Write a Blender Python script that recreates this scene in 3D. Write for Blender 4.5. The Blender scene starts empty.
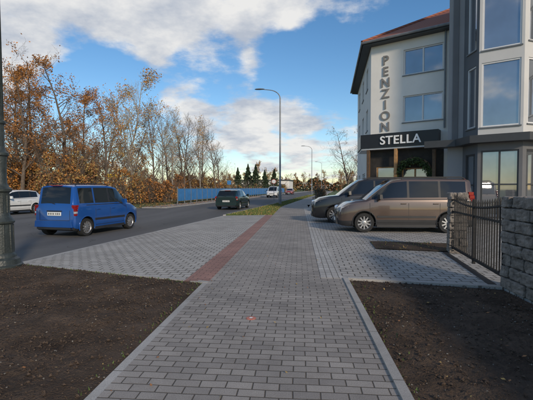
import bpy, bmesh, math, random
from mathutils import Vector, Matrix, noise
random.seed(7)
S=bpy.context.scene
COL=S.collection
rad=math.radians

# ------------------------------------------------------------ materials
def nt(m):
    m.use_nodes=True; t=m.node_tree; b=t.nodes.get('Principled BSDF'); return t,b
def mat(name,col,rough=.7,metal=0,var=.2,scale=4,bump=0,bscale=None,spec=None,coat=0,world=False):
    m=bpy.data.materials.new(name); t,b=nt(m); N=t.nodes; L=t.links
    b.inputs['Roughness'].default_value=rough; b.inputs['Metallic'].default_value=metal
    if spec is not None: b.inputs['Specular IOR Level'].default_value=spec
    b.inputs['Coat Weight'].default_value=coat; b.inputs['Coat Roughness'].default_value=.04
    c=(*col,1)
    if world: g=N.new('ShaderNodeNewGeometry').outputs['Position']
    else: g=N.new('ShaderNodeTexCoord').outputs['Object']
    if var>0:
        n=N.new('ShaderNodeTexNoise'); n.inputs['Scale'].default_value=scale; n.inputs['Detail'].default_value=4
        n.inputs['Roughness'].default_value=.65
        L.new(g,n.inputs['Vector'])
        r=N.new('ShaderNodeMapRange'); r.inputs[1].default_value=.3; r.inputs[2].default_value=.7
        r.inputs[3].default_value=1-var; r.inputs[4].default_value=1+var
        L.new(n.outputs['Fac'],r.inputs[0])
        mx=N.new('ShaderNodeVectorMath'); mx.operation='SCALE'; mx.inputs[0].default_value=col
        L.new(r.outputs[0],mx.inputs['Scale']); L.new(mx.outputs[0],b.inputs['Base Color'])
    else: b.inputs['Base Color'].default_value=c
    if bump>0:
        n2=N.new('ShaderNodeTexNoise'); n2.inputs['Scale'].default_value=bscale or scale*6; n2.inputs['Detail'].default_value=4
        L.new(g,n2.inputs['Vector'])
        bp=N.new('ShaderNodeBump'); bp.inputs['Strength'].default_value=bump; bp.inputs['Distance'].default_value=.02
        L.new(n2.outputs['Fac'],bp.inputs['Height']); L.new(bp.outputs[0],b.inputs['Normal'])
    return m
def paver(name,c1,c2,mortar,bw,rh,ms,rot=0,offset=.5,stain=.25,rough=.75,bumpd=.006,dirt=.35):
    m=bpy.data.materials.new(name); t,b=nt(m); N=t.nodes; L=t.links
    g=N.new('ShaderNodeNewGeometry'); mp=N.new('ShaderNodeMapping'); mp.inputs['Rotation'].default_value=(0,0,rot)
    mp.inputs['Location'].default_value=(100.03,100.02,0)
    wn=N.new('ShaderNodeTexNoise'); wn.inputs['Scale'].default_value=2.2; wn.inputs['Detail'].default_value=2
    L.new(g.outputs['Position'],wn.inputs['Vector'])
    wm=N.new('ShaderNodeVectorMath'); wm.operation='MULTIPLY_ADD'; wm.inputs[1].default_value=(.024,.024,0)
    L.new(wn.outputs['Color'],wm.inputs[0]); L.new(g.outputs['Position'],wm.inputs[2])
    L.new(wm.outputs[0],mp.inputs['Vector'])
    br=N.new('ShaderNodeTexBrick'); br.offset=offset; br.inputs['Scale'].default_value=1
    br.inputs['Brick Width'].default_value=bw; br.inputs['Row Height'].default_value=rh
    br.inputs['Mortar Size'].default_value=ms; br.inputs['Mortar Smooth'].default_value=.5
    br.inputs['Color1'].default_value=(*c1,1); br.inputs['Color2'].default_value=(*c2,1); br.inputs['Mortar'].default_value=(*mortar,1)
    L.new(mp.outputs[0],br.inputs['Vector'])
    n=N.new('ShaderNodeTexNoise'); n.inputs['Scale'].default_value=.9; n.inputs['Detail'].default_value=6; n.inputs['Roughness'].default_value=.7
    L.new(g.outputs['Position'],n.inputs['Vector'])
    r=N.new('ShaderNodeMapRange'); r.inputs[1].default_value=.3; r.inputs[2].default_value=.7; r.inputs[3].default_value=1-stain; r.inputs[4].default_value=1+stain*.7
    L.new(n.outputs['Fac'],r.inputs[0])
    n3=N.new('ShaderNodeTexNoise'); n3.inputs['Scale'].default_value=120; n3.inputs['Detail'].default_value=2
    L.new(g.outputs['Position'],n3.inputs['Vector'])
    r3=N.new('ShaderNodeMapRange'); r3.inputs[1].default_value=.3; r3.inputs[2].default_value=.7; r3.inputs[3].default_value=.8; r3.inputs[4].default_value=1.2
    L.new(n3.outputs['Fac'],r3.inputs[0])
    mm=N.new('ShaderNodeMath'); mm.operation='MULTIPLY'; L.new(r.outputs[0],mm.inputs[0]); L.new(r3.outputs[0],mm.inputs[1])
    # trodden-in earth, patchy
    n4=N.new('ShaderNodeTexNoise'); n4.inputs['Scale'].default_value=2.6; n4.inputs['Detail'].default_value=7; n4.inputs['Roughness'].default_value=.75
    L.new(g.outputs['Position'],n4.inputs['Vector'])
    r4=N.new('ShaderNodeMapRange'); r4.inputs[1].default_value=.54; r4.inputs[2].default_value=.72; r4.inputs[3].default_value=0; r4.inputs[4].default_value=dirt
    L.new(n4.outputs['Fac'],r4.inputs[0])
    mx2=N.new('ShaderNodeMix'); mx2.data_type='RGBA'; L.new(r4.outputs[0],mx2.inputs[0]); L.new(br.outputs['Color'],mx2.inputs[6]); mx2.inputs[7].default_value=(.17,.14,.11,1)
    mx=N.new('ShaderNodeVectorMath'); mx.operation='SCALE'; L.new(mx2.outputs[2],mx.inputs[0]); L.new(mm.outputs[0],mx.inputs['Scale'])
    L.new(mx.outputs[0],b.inputs['Base Color']); b.inputs['Roughness'].default_value=rough; b.inputs['Specular IOR Level'].default_value=.35
    bp=N.new('ShaderNodeBump'); bp.invert=True; bp.inputs['Strength'].default_value=.9; bp.inputs['Distance'].default_value=bumpd
    L.new(br.outputs['Fac'],bp.inputs['Height'])
    bp2=N.new('ShaderNodeBump'); bp2.inputs['Strength'].default_value=.4; bp2.inputs['Distance'].default_value=.003
    L.new(n3.outputs['Fac'],bp2.inputs['Height']); L.new(bp.outputs[0],bp2.inputs['Normal'])
    L.new(bp2.outputs[0],b.inputs['Normal'])
    return m
M={}
M['path']=paver('path_pavers',(.36,.325,.29),(.265,.24,.217),(.095,.08,.064),.20,.10,.006)
M['cob']=paver('drive_pavers',(.47,.44,.40),(.385,.36,.325),(.12,.108,.085),.20,.165,.013,rot=.0,stain=.2)
M['yard']=paver('yard_pavers',(.45,.425,.39),(.355,.335,.31),(.10,.09,.075),.22,.17,.013,rot=rad(2),stain=.22)
M['red']=paver('red_pavers',(.36,.195,.155),(.29,.155,.125),(.12,.08,.07),.20,.10,.006)
M['light']=paver('light_pavers',(.47,.45,.42),(.39,.37,.345),(.13,.12,.105),.10,.20,.007,offset=0)
M['kerb']=paver('kerb_concrete',(.42,.40,.37),(.37,.35,.325),(.13,.12,.105),50,1.0,.006,offset=0)
def asphalt():
    m=bpy.data.materials.new('asphalt'); t,b=nt(m); N=t.nodes; L=t.links
    g=N.new('ShaderNodeNewGeometry').outputs['Position']
    a=N.new('ShaderNodeTexNoise'); a.inputs['Scale'].default_value=.3; a.inputs['Detail'].default_value=5
    mp=N.new('ShaderNodeMapping'); mp.inputs['Scale'].default_value=(1.6,.18,1); mp.inputs['Rotation'].default_value=(0,0,.1); L.new(g,mp.inputs[0]); L.new(mp.outputs[0],a.inputs['Vector'])
    s=N.new('ShaderNodeTexNoise'); s.inputs['Scale'].default_value=140; s.inputs['Detail'].default_value=2; L.new(g,s.inputs['Vector'])
    v=N.new('ShaderNodeTexVoronoi'); v.feature='DISTANCE_TO_EDGE'; v.inputs['Scale'].default_value=.35
    wv=N.new('ShaderNodeTexNoise'); wv.inputs['Scale'].default_value=1.5; L.new(g,wv.inputs['Vector'])
    ad=N.new('ShaderNodeVectorMath'); ad.operation='MULTIPLY_ADD'; ad.inputs[1].default_value=(1,1,0); L.new(wv.outputs['Color'],ad.inputs[0]); L.new(g,ad.inputs[2]); L.new(ad.outputs[0],v.inputs['Vector'])
    cr=N.new('ShaderNodeMapRange'); cr.inputs[1].default_value=0; cr.inputs[2].default_value=.006; cr.inputs[3].default_value=.6; cr.inputs[4].default_value=1; L.new(v.outputs['Distance'],cr.inputs[0])
    r=N.new('ShaderNodeMapRange'); r.inputs[1].default_value=.3; r.inputs[2].default_value=.7; r.inputs[3].default_value=.085; r.inputs[4].default_value=.155; L.new(a.outputs['Fac'],r.inputs[0])
    r2=N.new('ShaderNodeMapRange'); r2.inputs[1].default_value=.3; r2.inputs[2].default_value=.7; r2.inputs[3].default_value=.75; r2.inputs[4].default_value=1.25; L.new(s.outputs['Fac'],r2.inputs[0])
    m1=N.new('ShaderNodeMath'); m1.operation='MULTIPLY'; L.new(r.outputs[0],m1.inputs[0]); L.new(r2.outputs[0],m1.inputs[1])
    m2=N.new('ShaderNodeMath'); m2.operation='MULTIPLY'; L.new(m1.outputs[0],m2.inputs[0]); L.new(cr.outputs[0],m2.inputs[1])
    c=N.new('ShaderNodeVectorMath'); c.operation='SCALE'; c.inputs[0].default_value=(1,.97,.94); L.new(m2.outputs[0],c.inputs['Scale']); L.new(c.outputs[0],b.inputs['Base Color'])
    b.inputs['Roughness'].default_value=.85; b.inputs['Specular IOR Level'].default_value=.3
    return m
M['asph']=asphalt()
M['walk']=mat('far_walk',(.30,.28,.26),.85,var=.2,scale=.8,bump=.3,world=True)
M['soil']=mat('soil',(.088,.063,.046),.95,var=.45,scale=1.6,bump=1,bscale=55,world=True,spec=.15)
M['soil2']=mat('soil_clod',(.088,.063,.047),.95,var=.4,scale=30,spec=.15,world=True)
M['pebble']=mat('pebble',(.22,.20,.17),.9,var=.4,scale=20,world=True)
M['tyre']=mat('tyre',(.018,.018,.018),.85,var=.2)
M['rim']=mat('alloy',(.45,.45,.46),.35,metal=.8,var=.1)
M['trim']=mat('black_trim',(.022,.022,.024),.55,var=.15)
M['cglass']=mat('car_glass',(.012,.015,.017),.04,var=0,spec=.7)
M['lens']=mat('lamp_lens',(.55,.57,.6),.12,metal=.3,var=.2,scale=30)
M['rlens']=mat('tail_lens',(.26,.012,.012),.15,var=.2,scale=20)
M['plate']=mat('plate',(.75,.75,.72),.5,var=.05)
M['chrome']=mat('chrome',(.6,.6,.6),.2,metal=1,var=.05)
M['iron']=mat('wrought_iron',(.014,.014,.015),.6,var=.2,bump=.2,spec=.3)
M['castiron']=mat('cast_iron_green',(.034,.042,.040),.45,var=.35,scale=8,bump=.4,bscale=30)
M['galv']=mat('galvanised',(.20,.21,.22),.5,metal=.4,var=.2)
M['stone']=mat('split_stone',(.22,.19,.165),.95,var=.45,scale=7,bump=1,bscale=22)
M['white']=mat('white_render',(.76,.735,.69),.9,var=.05,scale=.8,bump=.2,bscale=60)
M['lgrey']=mat('light_render',(.56,.555,.545),.9,var=.05,scale=.8,bump=.2,bscale=60)
M['mgrey']=mat('mid_render',(.30,.30,.31),.9,var=.06,scale=.8,bump=.2,bscale=60)
M['dgrey']=mat('dark_render',(.14,.142,.15),.85,var=.1,scale=.8,bump=.2,bscale=60)
M['black']=mat('black_panel',(.016,.016,.018),.4,var=.1)
M['frame']=mat('white_frame',(.7,.7,.7),.5,var=.04)
M['dframe']=mat('dark_frame',(.05,.052,.055),.5,var=.1)
M['wglass']=mat('window_glass',(.36,.38,.41),.03,metal=.75,var=.12,scale=.7)
M['letter']=mat('letter_white',(.85,.85,.85),.5,var=0)
M['lettg']=mat('letter_grey',(.22,.21,.20),.6,var=0)
M['wood']=mat('wood_orange',(.40,.22,.09),.6,var=.3,scale=9)
M['dwood']=mat('dark_wood',(.11,.065,.035),.6,var=.3,scale=9)
M['dark']=mat('interior_dark',(.035,.03,.026),.8,var=.3)
M['bark']=mat('bark',(.13,.10,.078),.95,var=.4,scale=5)
M['birchbark']=mat('bark_birch',(.30,.27,.23),.9,var=.5,scale=4)
M['lf1']=mat('leaf_orange',(.45,.19,.04),.8,var=.4,scale=.9,world=True)
M['lf2']=mat('leaf_brown',(.27,.125,.05),.8,var=.4,scale=.9,world=True)
M['lf3']=mat('leaf_ochre',(.40,.27,.09),.8,var=.4,scale=.9,world=True)
M['gr1']=mat('leaf_green',(.07,.11,.03),.8,var=.4,scale=.9,world=True)
M['gr2']=mat('leaf_dark_green',(.03,.05,.02),.8,var=.4,scale=.9,world=True)
M['grass']=mat('grass_ground',(.095,.125,.038),.95,var=.45,scale=.6,bump=1,bscale=30,world=True)
M['blade']=mat('grass_blade',(.11,.17,.04),.8,var=.3,scale=2,world=True)
M['bluef']=mat('blue_fence_paint',(.04,.19,.45),.6,var=.2,scale=2)
M['yellow']=mat('yellow_sign',(.75,.48,.02),.5,var=.05)
M['pink']=mat('orange_cap',(.50,.17,.12),.6,var=.3,scale=30)
def tile_mat():
    m=bpy.data.materials.new('roof_tiles'); t,b=nt(m); N=t.nodes; L=t.links
    tc=N.new('ShaderNodeTexCoord'); w=N.new('ShaderNodeTexWave'); w.wave_type='BANDS'; w.bands_direction='Z'
    w.inputs['Scale'].default_value=2.2; w.inputs['Distortion'].default_value=.3
    L.new(tc.outputs['Object'],w.inputs['Vector'])
    cr=N.new('ShaderNodeValToRGB'); cr.color_ramp.elements[0].color=(.17,.06,.04,1); cr.color_ramp.elements[1].color=(.36,.13,.08,1)
    L.new(w.outputs['Fac'],cr.inputs[0]); L.new(cr.outputs[0],b.inputs['Base Color']); b.inputs['Roughness'].default_value=.8
    return m
M['tile']=tile_mat()

# ------------------------------------------------------------ geometry helpers
def mesh_obj(name,verts,faces,mats,idx=None,parent=None,smooth=False):
    me=bpy.data.meshes.new(name); me.from_pydata([tuple(v) for v in verts],[],faces)
    for m in (mats if isinstance(mats,(list,tuple)) else [mats]): me.materials.append(m)
    if idx: me.polygons.foreach_set('material_index',idx)
    if smooth: me.polygons.foreach_set('use_smooth',[True]*len(faces))
    me.update(); o=bpy.data.objects.new(name,me); COL.objects.link(o)
    if parent: o.parent=parent
    return o
def empty(name,loc=(0,0,0),rz=0):
    e=bpy.data.objects.new(name,None); e.location=loc; e.rotation_euler=(0,0,rz); COL.objects.link(e); return e
class Acc:
    def __init__(s): s.v=[];s.f=[];s.i=[]
    def box(s,c,d,mi=0,rz=0,taper=1):
        cx,cy,cz=c; hx,hy,hz=d[0]/2,d[1]/2,d[2]/2; b=len(s.v); ca,sa=math.cos(rz),math.sin(rz)
        for z,k in((-hz,1),(hz,taper)):
            for x,y in((-hx,-hy),(hx,-hy),(hx,hy),(-hx,hy)):
                x*=k;y*=k
                s.v.append((cx+x*ca-y*sa,cy+x*sa+y*ca,cz+z))
        for f in((0,3,2,1),(4,5,6,7),(0,1,5,4),(1,2,6,5),(2,3,7,6),(3,0,4,7)):
            s.f.append([b+q for q in f]); s.i.append(mi)
    def tube(s,pts,rs,k=8,mi=0,cap=True):
        b=len(s.v); n=len(pts)
        for j,(p,r) in enumerate(zip(pts,rs)):
            p=Vector(p); d=(Vector(pts[min(j+1,n-1)])-Vector(pts[max(j-1,0)])); 
            if d.length<1e-6: d=Vector((0,0,1))
            d.normalize(); a=Vector((1,0,0)) if abs(d.x)<.8 else Vector((0,1,0))
            u=d.cross(a).normalized(); w=d.cross(u)
            for q in range(k):
                t=2*math.pi*q/k; s.v.append(tuple(p+u*(r*math.cos(t))+w*(r*math.sin(t))))
        for j in range(n-1):
            for q in range(k):
                s.f.append([b+j*k+q,b+j*k+(q+1)%k,b+(j+1)*k+(q+1)%k,b+(j+1)*k+q]); s.i.append(mi)
        if cap:
            s.f.append([b+(n-1)*k+q for q in range(k)]); s.i.append(mi)
            s.f.append([b+q for q in reversed(range(k))]); s.i.append(mi)
    def lathe(s,prof,c=(0,0,0),k=20,mi=0):
        b=len(s.v)
        for r,z in prof:
            for q in range(k):
                t=2*math.pi*q/k; s.v.append((c[0]+r*math.cos(t),c[1]+r*math.sin(t),c[2]+z))
        for j in range(len(prof)-1):
            for q in range(k):
                s.f.append([b+j*k+q,b+j*k+(q+1)%k,b+(j+1)*k+(q+1)%k,b+(j+1)*k+q]); s.i.append(mi)
    def leaf(s,p,sz,mi=0,flat=False):
        b=len(s.v); p=Vector(p)
        if flat: a=Vector((random.uniform(-1,1),random.uniform(-1,1),random.uniform(-.2,.2)));c=Vector((-a.y,a.x,random.uniform(-.3,.3)))
        else:
            a=Vector((random.gauss(0,1),random.gauss(0,1),random.gauss(0,1))); c=a.cross(Vector((random.gauss(0,1),random.gauss(0,1),random.gauss(0,1))))
        a.normalize(); c.normalize(); a*=sz; c*=sz*.6
        for q in(p-a,p+c*.9,p+a,p-c): s.v.append(tuple(q))
        s.f.append([b,b+1,b+2,b+3]); s.i.append(mi)
    def obj(s,name,mats,parent=None,smooth=False,angle=None):
        o=mesh_obj(name,s.v,s.f,mats,s.i,parent)
        if smooth:
            o.data.shade_smooth(); o.data.set_sharp_from_angle(angle=angle or rad(38))
        return o
def prism(name,poly,z0,z1,m,parent=None,ztop=None):
    n=len(poly); v=[(x,y,z0) for x,y in poly]+[(x,y,(ztop[i] if ztop else z1)) for i,(x,y) in enumerate(poly)]
    f=[list(range(n,2*n)),list(reversed(range(n)))]+[[i,(i+1)%n,n+(i+1)%n,n+i] for i in range(n)]
    return mesh_obj(name,v,f,m,None,parent)
def bevel(o,w,seg=2):
    md=o.modifiers.new('b','BEVEL'); md.width=w; md.segments=seg; md.limit_method='ANGLE'; return o

# ------------------------------------------------------------ ground layout
KR=[(-30,-10.2),(0,-6.6),(7,-5.8),(20,-4.3),(35,-2.6),(60,-.3),(84,2.0),(130,6.6),(320,26)]
def R(y):
    for (a,xa),(b,xb) in zip(KR,KR[1:]):
        if y<=b: return xa+(xb-xa)*(y-a)/(b-a)
    return KR[-1][1]
def Lf(y): return R(y)-6.9
def P(y):
    a=-1.42; b=R(y)+1.6; k=.4
    return max(a,b)+ (0 if abs(a-b)>k else (k-abs(a-b))**2/(4*k))
YS=[-25+i*2 for i in range(40)]+[56+i*6 for i in range(42)]
def ribbon(name,fl,fr,y0,y1,z1,z0,m,parent=None):
    ys=[y0]+[y for y in YS if y0<y<y1]+[y1]; v=[];f=[]
    for y in ys:
        a,b=fl(y),fr(y); v+=[(a,y,z0),(a,y,z1),(b,y,z1),(b,y,z0)]
    for i in range(len(ys)-1):
        p=4*i
        f+=[[p+1,p+2,p+6,p+5],[p,p+1,p+5,p+4],[p+2,p+3,p+7,p+6]]
    f+=[[0,3,2,1],[4*len(ys)-4,4*len(ys)-3,4*len(ys)-2,4*len(ys)-1]]
    return mesh_obj(name,v,f,m,None,parent)
mesh_obj('ground',[(-900,-300,-.14),(900,-300,-.14),(900,1500,-.14),(-900,1500,-.14)],[[0,1,2,3]],M['grass'])
ribbon('road',lambda y:Lf(y),lambda y:R(y),-25,308,-.08,-.2,M['asph'])
prism('layby_road',[(-26,6),(Lf(6)+.0,6),(Lf(29),29),(-26,29)],-.2,-.084,M['asph'])
ribbon('road_kerb',lambda y:R(y),lambda y:R(y)+.15,21,308,.0,-.2,M['kerb'])
ribbon('lowered_kerb',lambda y:R(y),lambda y:R(y)+.15,-25,21,-.055,-.2,M['kerb'])
ribbon('road_kerb',lambda y:Lf(y)-.15,lambda y:Lf(y),29,308,.0,-.2,M['kerb'])
ribbon('far_footpath',lambda y:Lf(y)-2.0,lambda y:Lf(y)-.15,29,308,-.01,-.2,M['walk'])
ribbon('grass_verge',lambda y:R(y)+.15,lambda y:P(y),21,308,-.015,-.2,M['grass'])
ribbon('footpath',lambda y:P(y),lambda y:P(y)+2.14,-25,308,0,-.2,M['path'])
ribbon('footpath_kerb',lambda y:.72,lambda y:.80,-25,6.35,.018,-.2,M['kerb'])
ribbon('footpath_kerb',lambda y:-1.50,lambda y:-1.42,-25,5.95,-.002,-.2,M['kerb'])
ribbon('footpath_kerb',lambda y:P(y)+2.14,lambda y:P(y)+2.22,34,308,.02,-.2,M['kerb'])
ribbon('tactile_strip',lambda y:.36,lambda y:.72,6.35,29,.004,-.1,M['light'])
ribbon('red_strip',lambda y:-1.82,lambda y:-1.42,5.97,21,.003,-.2,M['red'])
prism('driveway_pavers',[(-1.82,6.08),(-1.82,21),(R(21)+.15,21),(R(14)+.15,14),(R(7.42)+.15,7.42),(-5.4,7.3)],-.2,0,M['cob'],ztop=[0,0,-.045,-.045,-.045,-.03])
prism('driveway_kerb',[(-1.42,5.97),(-1.42,5.87),(-5.75,7.22),(-5.72,7.36)],-.2,.015,M['kerb'],ztop=[.004,.004,-.02,-.02])
prism('parking_pavers',[(.72,6.42),(3.02,6.02),(3.3,-6),(26,-6),(26,34),(.72,34)],-.2,0,M['yard'])
prism('yard_kerb',[(.80,6.30),(.80,6.42),(3.0,6.04),(3.0,5.92)],-.2,.02,M['kerb'])
prism('drain_slot',[(2.90,6.15),(3.02,6.13),(3.42,9.2),(3.30,9.2)],.0,.006,M['trim'])
prism('right_verge',[(.72+2.3,34),(40,34),(40,120),(9,120)],-.2,-.02,M['grass'])

def dirt(name,c,nx,ny,amp,seed,base=-.02):
    A,B,C,D=[Vector((*q,0)) for q in c]; v=[];f=[]
    for j in range(ny+1):
        for i in range(nx+1):
            s,t=i/nx,j/ny; p=(A*(1-s)+B*s)*(1-t)+(D*(1-s)+C*s)*t
            e=min(s,1-s,t,1-t)*8; e=min(1,e)
            h=noise.fractal(Vector((p.x*1.6+seed,p.y*1.6,0)),1,2,4)*amp*1.2+abs(noise.noise(Vector((p.x*14,p.y*14,seed))))*amp*.9+noise.noise(Vector((p.x*33,p.y*33,seed)))*amp*.45
            v.append((p.x,p.y,base+h*(.25+.75*e)))
    for j in range(ny):
        for i in range(nx):
            a=j*(nx+1)+i; f.append([a,a+1,a+nx+2,a+nx+1])
    return mesh_obj(name,v,f,M['soil'],smooth=True)
def inquad(c):
    s,t=random.random(),random.random(); A,B,C,D=[Vector((*q,0)) for q in c]; return (A*(1-s)+B*s)*(1-t)+(D*(1-s)+C*s)*t
LD=[(-6.9,1),(-1.50,1),(-1.50,5.9),(-5.7,7.2)]
RD=[(.80,1),(3.02,1),(3.0,5.93),(.80,6.31)]
LD0=[(-7.3,-4),(-1.50,-4),(-1.50,1),(-6.9,1)]; RD0=[(.80,-4),(3.02,-4),(3.02,1),(.80,1)]
BD=[(1.85,9.45),(3.75,9.1),(3.9,10.5),(1.95,10.8)]
dirt('soil_bed',LD,240,250,.028,1); dirt('soil_bed',RD,110,250,.025,5); dirt('soil_bed',BD,40,30,.02,9,base=.02)
dirt('soil_bed',LD0,60,60,.02,2); dirt('soil_bed',RD0,40,60,.02,6)
def clods(name,quads,n):
    a=Acc()
    for _ in range(n):
        q=random.choice(quads); p=inquad(q)
        if p.y<1.5: continue
        s=random.choice([.004,.005,.006,.007,.008,.01,.012,.018]) ; mi=1 if random.random()<.05 else 0
        if mi: s=min(s,.01)
        b=len(a.v); z=random.uniform(-.01,.002)
        for d in((1,0,0),(0,1,0),(-1,0,0),(0,-1,0),(0,0,.8),(0,0,-.8)):
            j=[random.uniform(.6,1.3)*s for _ in range(3)]
            a.v.append((p.x+d[0]*j[0]+random.uniform(-.3,.3)*s,p.y+d[1]*j[1]+random.uniform(-.3,.3)*s,z+d[2]*j[2]))
        for f in((0,1,4),(1,2,4),(2,3,4),(3,0,4),(1,0,5),(2,1,5),(3,2,5),(0,3,5)):
            a.f.append([b+k for k in f]); a.i.append(mi)
    a.obj(name,[M['soil2'],M['pebble']])
clods('soil_clods',[LD,LD,RD],16000)
clods('soil_clods',[BD],900)
a=Acc()
for _ in range(420):
    q=random.choice([LD,RD,[(-1.4,2),(.7,2),(.7,20),(-1.4,20)],[(-4,7.5),(-1.8,7.5),(-1.8,20),(-4,20)],[(.9,7),(3,7),(3,12),(.9,12)]])
    p=inquad(q); a.leaf((p.x,p.y,.016),random.uniform(.008,.024),random.randint(0,1),flat=True)
a.obj('fallen_leaves',[M['lf2'],M['lf3']])
a=Acc(); a.lathe([(0,.006),(.05,.006),(.058,.003),(.058,0)],(-.54,4.3,.001),24,0); a.lathe([(.0,.0065),(.018,.0065),(.02,.008),(.0,.009)],(-.54,4.3,.001),16,1)
a.obj('utility_marker_cap',[M['pink'],M['plate']])
def blades(name,fn,n,h,mats):
    a=Acc()
    for _ in range(n):
        x,y,z=fn(); b=len(a.v); t=random.uniform(0,6.28); w=.006+.0006*max(0,y); hh=h*random.uniform(.4,1)
        dx,dy=math.cos(t)*w,math.sin(t)*w; lx,ly=random.uniform(-.5,.5)*hh,random.uniform(-.5,.5)*hh
        a.v+=[(x-dx,y-dy,z),(x+dx,y+dy,z),(x+lx,y+ly,z+hh)]; a.f.append([b,b+1,b+2]); a.i.append(random.randrange(len(mats)))
    a.obj(name,mats)
def fv():
    y=21+random.random()**1.5*60; x0,x1=R(y)+.15,P(y); return (random.uniform(x0,x1),y,-.015)
blades('verge_grass',fv,14000,.09,[M['blade'],M['blade'],M['gr1'],M['lf3']])
def fe():
    s=random.random()
    if s<.45: t=random.random(); return (-1.5-4.2*t,5.9+1.3*t-random.random()*.12,-.01)
    if s<.7: y=random.uniform(2,5.8); return (-1.52-random.random()*.08,y,-.01)
    y=random.uniform(2,6); return (.82+random.random()**2*.2,y,-.01)
blades('edge_weeds',fe,260,.035,[M['gr1'],M['blade']])
def fb(): p=inquad(BD); return (p.x,p.y,.02)
blades('bed_weeds',fb,90,.06,[M['gr1'],M['lf3']])

# ------------------------------------------------------------ vehicles
def make_wheel(acc,x,y,r,side,w=.2):
    k=28; sgn=side
    def ring(rr,yy): return [(x+rr*math.cos(2*math.pi*q/k),yy,r+rr*math.sin(2*math.pi*q/k)) for q in range(k)]
    prof=[(r*.66,-.5,0),(r*.95,-.5,0),(r,-.36,0),(r,.36,0),(r*.95,.5,0),(r*.68,.5,0),(r*.66,.46,1),(r*.60,.30,1),(r*.60,.12,1)]
    b=len(acc.v)
    for rr,t,_ in prof: acc.v+=ring(rr,y+sgn*t*w)
    for j in range(len(prof)-1):
        for q in range(k):
            f=[b+j*k+q,b+j*k+(q+1)%k,b+(j+1)*k+(q+1)%k,b+(j+1)*k+q]
            acc.f.append(f if sgn<0 else f[::-1]); acc.i.append(prof[j+1][2])
    acc.f.append([b+(len(prof)-1)*k+q for q in range(k)]); acc.i.append(2)
    ns=10
    for s_ in range(ns):
        t=2*math.pi*s_/ns+.3; d=Vector((math.cos(t),0,math.sin(t))); p=Vector((-math.sin(t),0,math.cos(t)))
        b=len(acc.v); c=Vector((x,0,r))
        for yy in(.22,.42):
            for rr,ww in((r*.08,.028),(r*.64,.02)):
                for sg in(-1,1):
                    v=c+d*rr+p*(ww*sg); v.y=y+sgn*yy*w; acc.v.append(tuple(v))
        for f in((0,1,3,2),(4,6,7,5),(0,4,5,1),(2,3,7,6),(0,2,6,4),(1,5,7,3)): acc.f.append([b+q for q in f]); acc.i.append(1)
    b=len(acc.v)
    for rr,t in((r*.2,.2),(r*.2,.44),(r*.12,.47)): acc.v+=ring(rr,y+sgn*t*w)
    for j in range(2):
        for q in range(k): acc.f.append([b+j*k+q,b+j*k+(q+1)%k,b+(j+1)*k+(q+1)%k,b+(j+1)*k+q]); acc.i.append(1)
    acc.f.append([b+2*k+q for q in range(k)]); acc.i.append(1)

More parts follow.
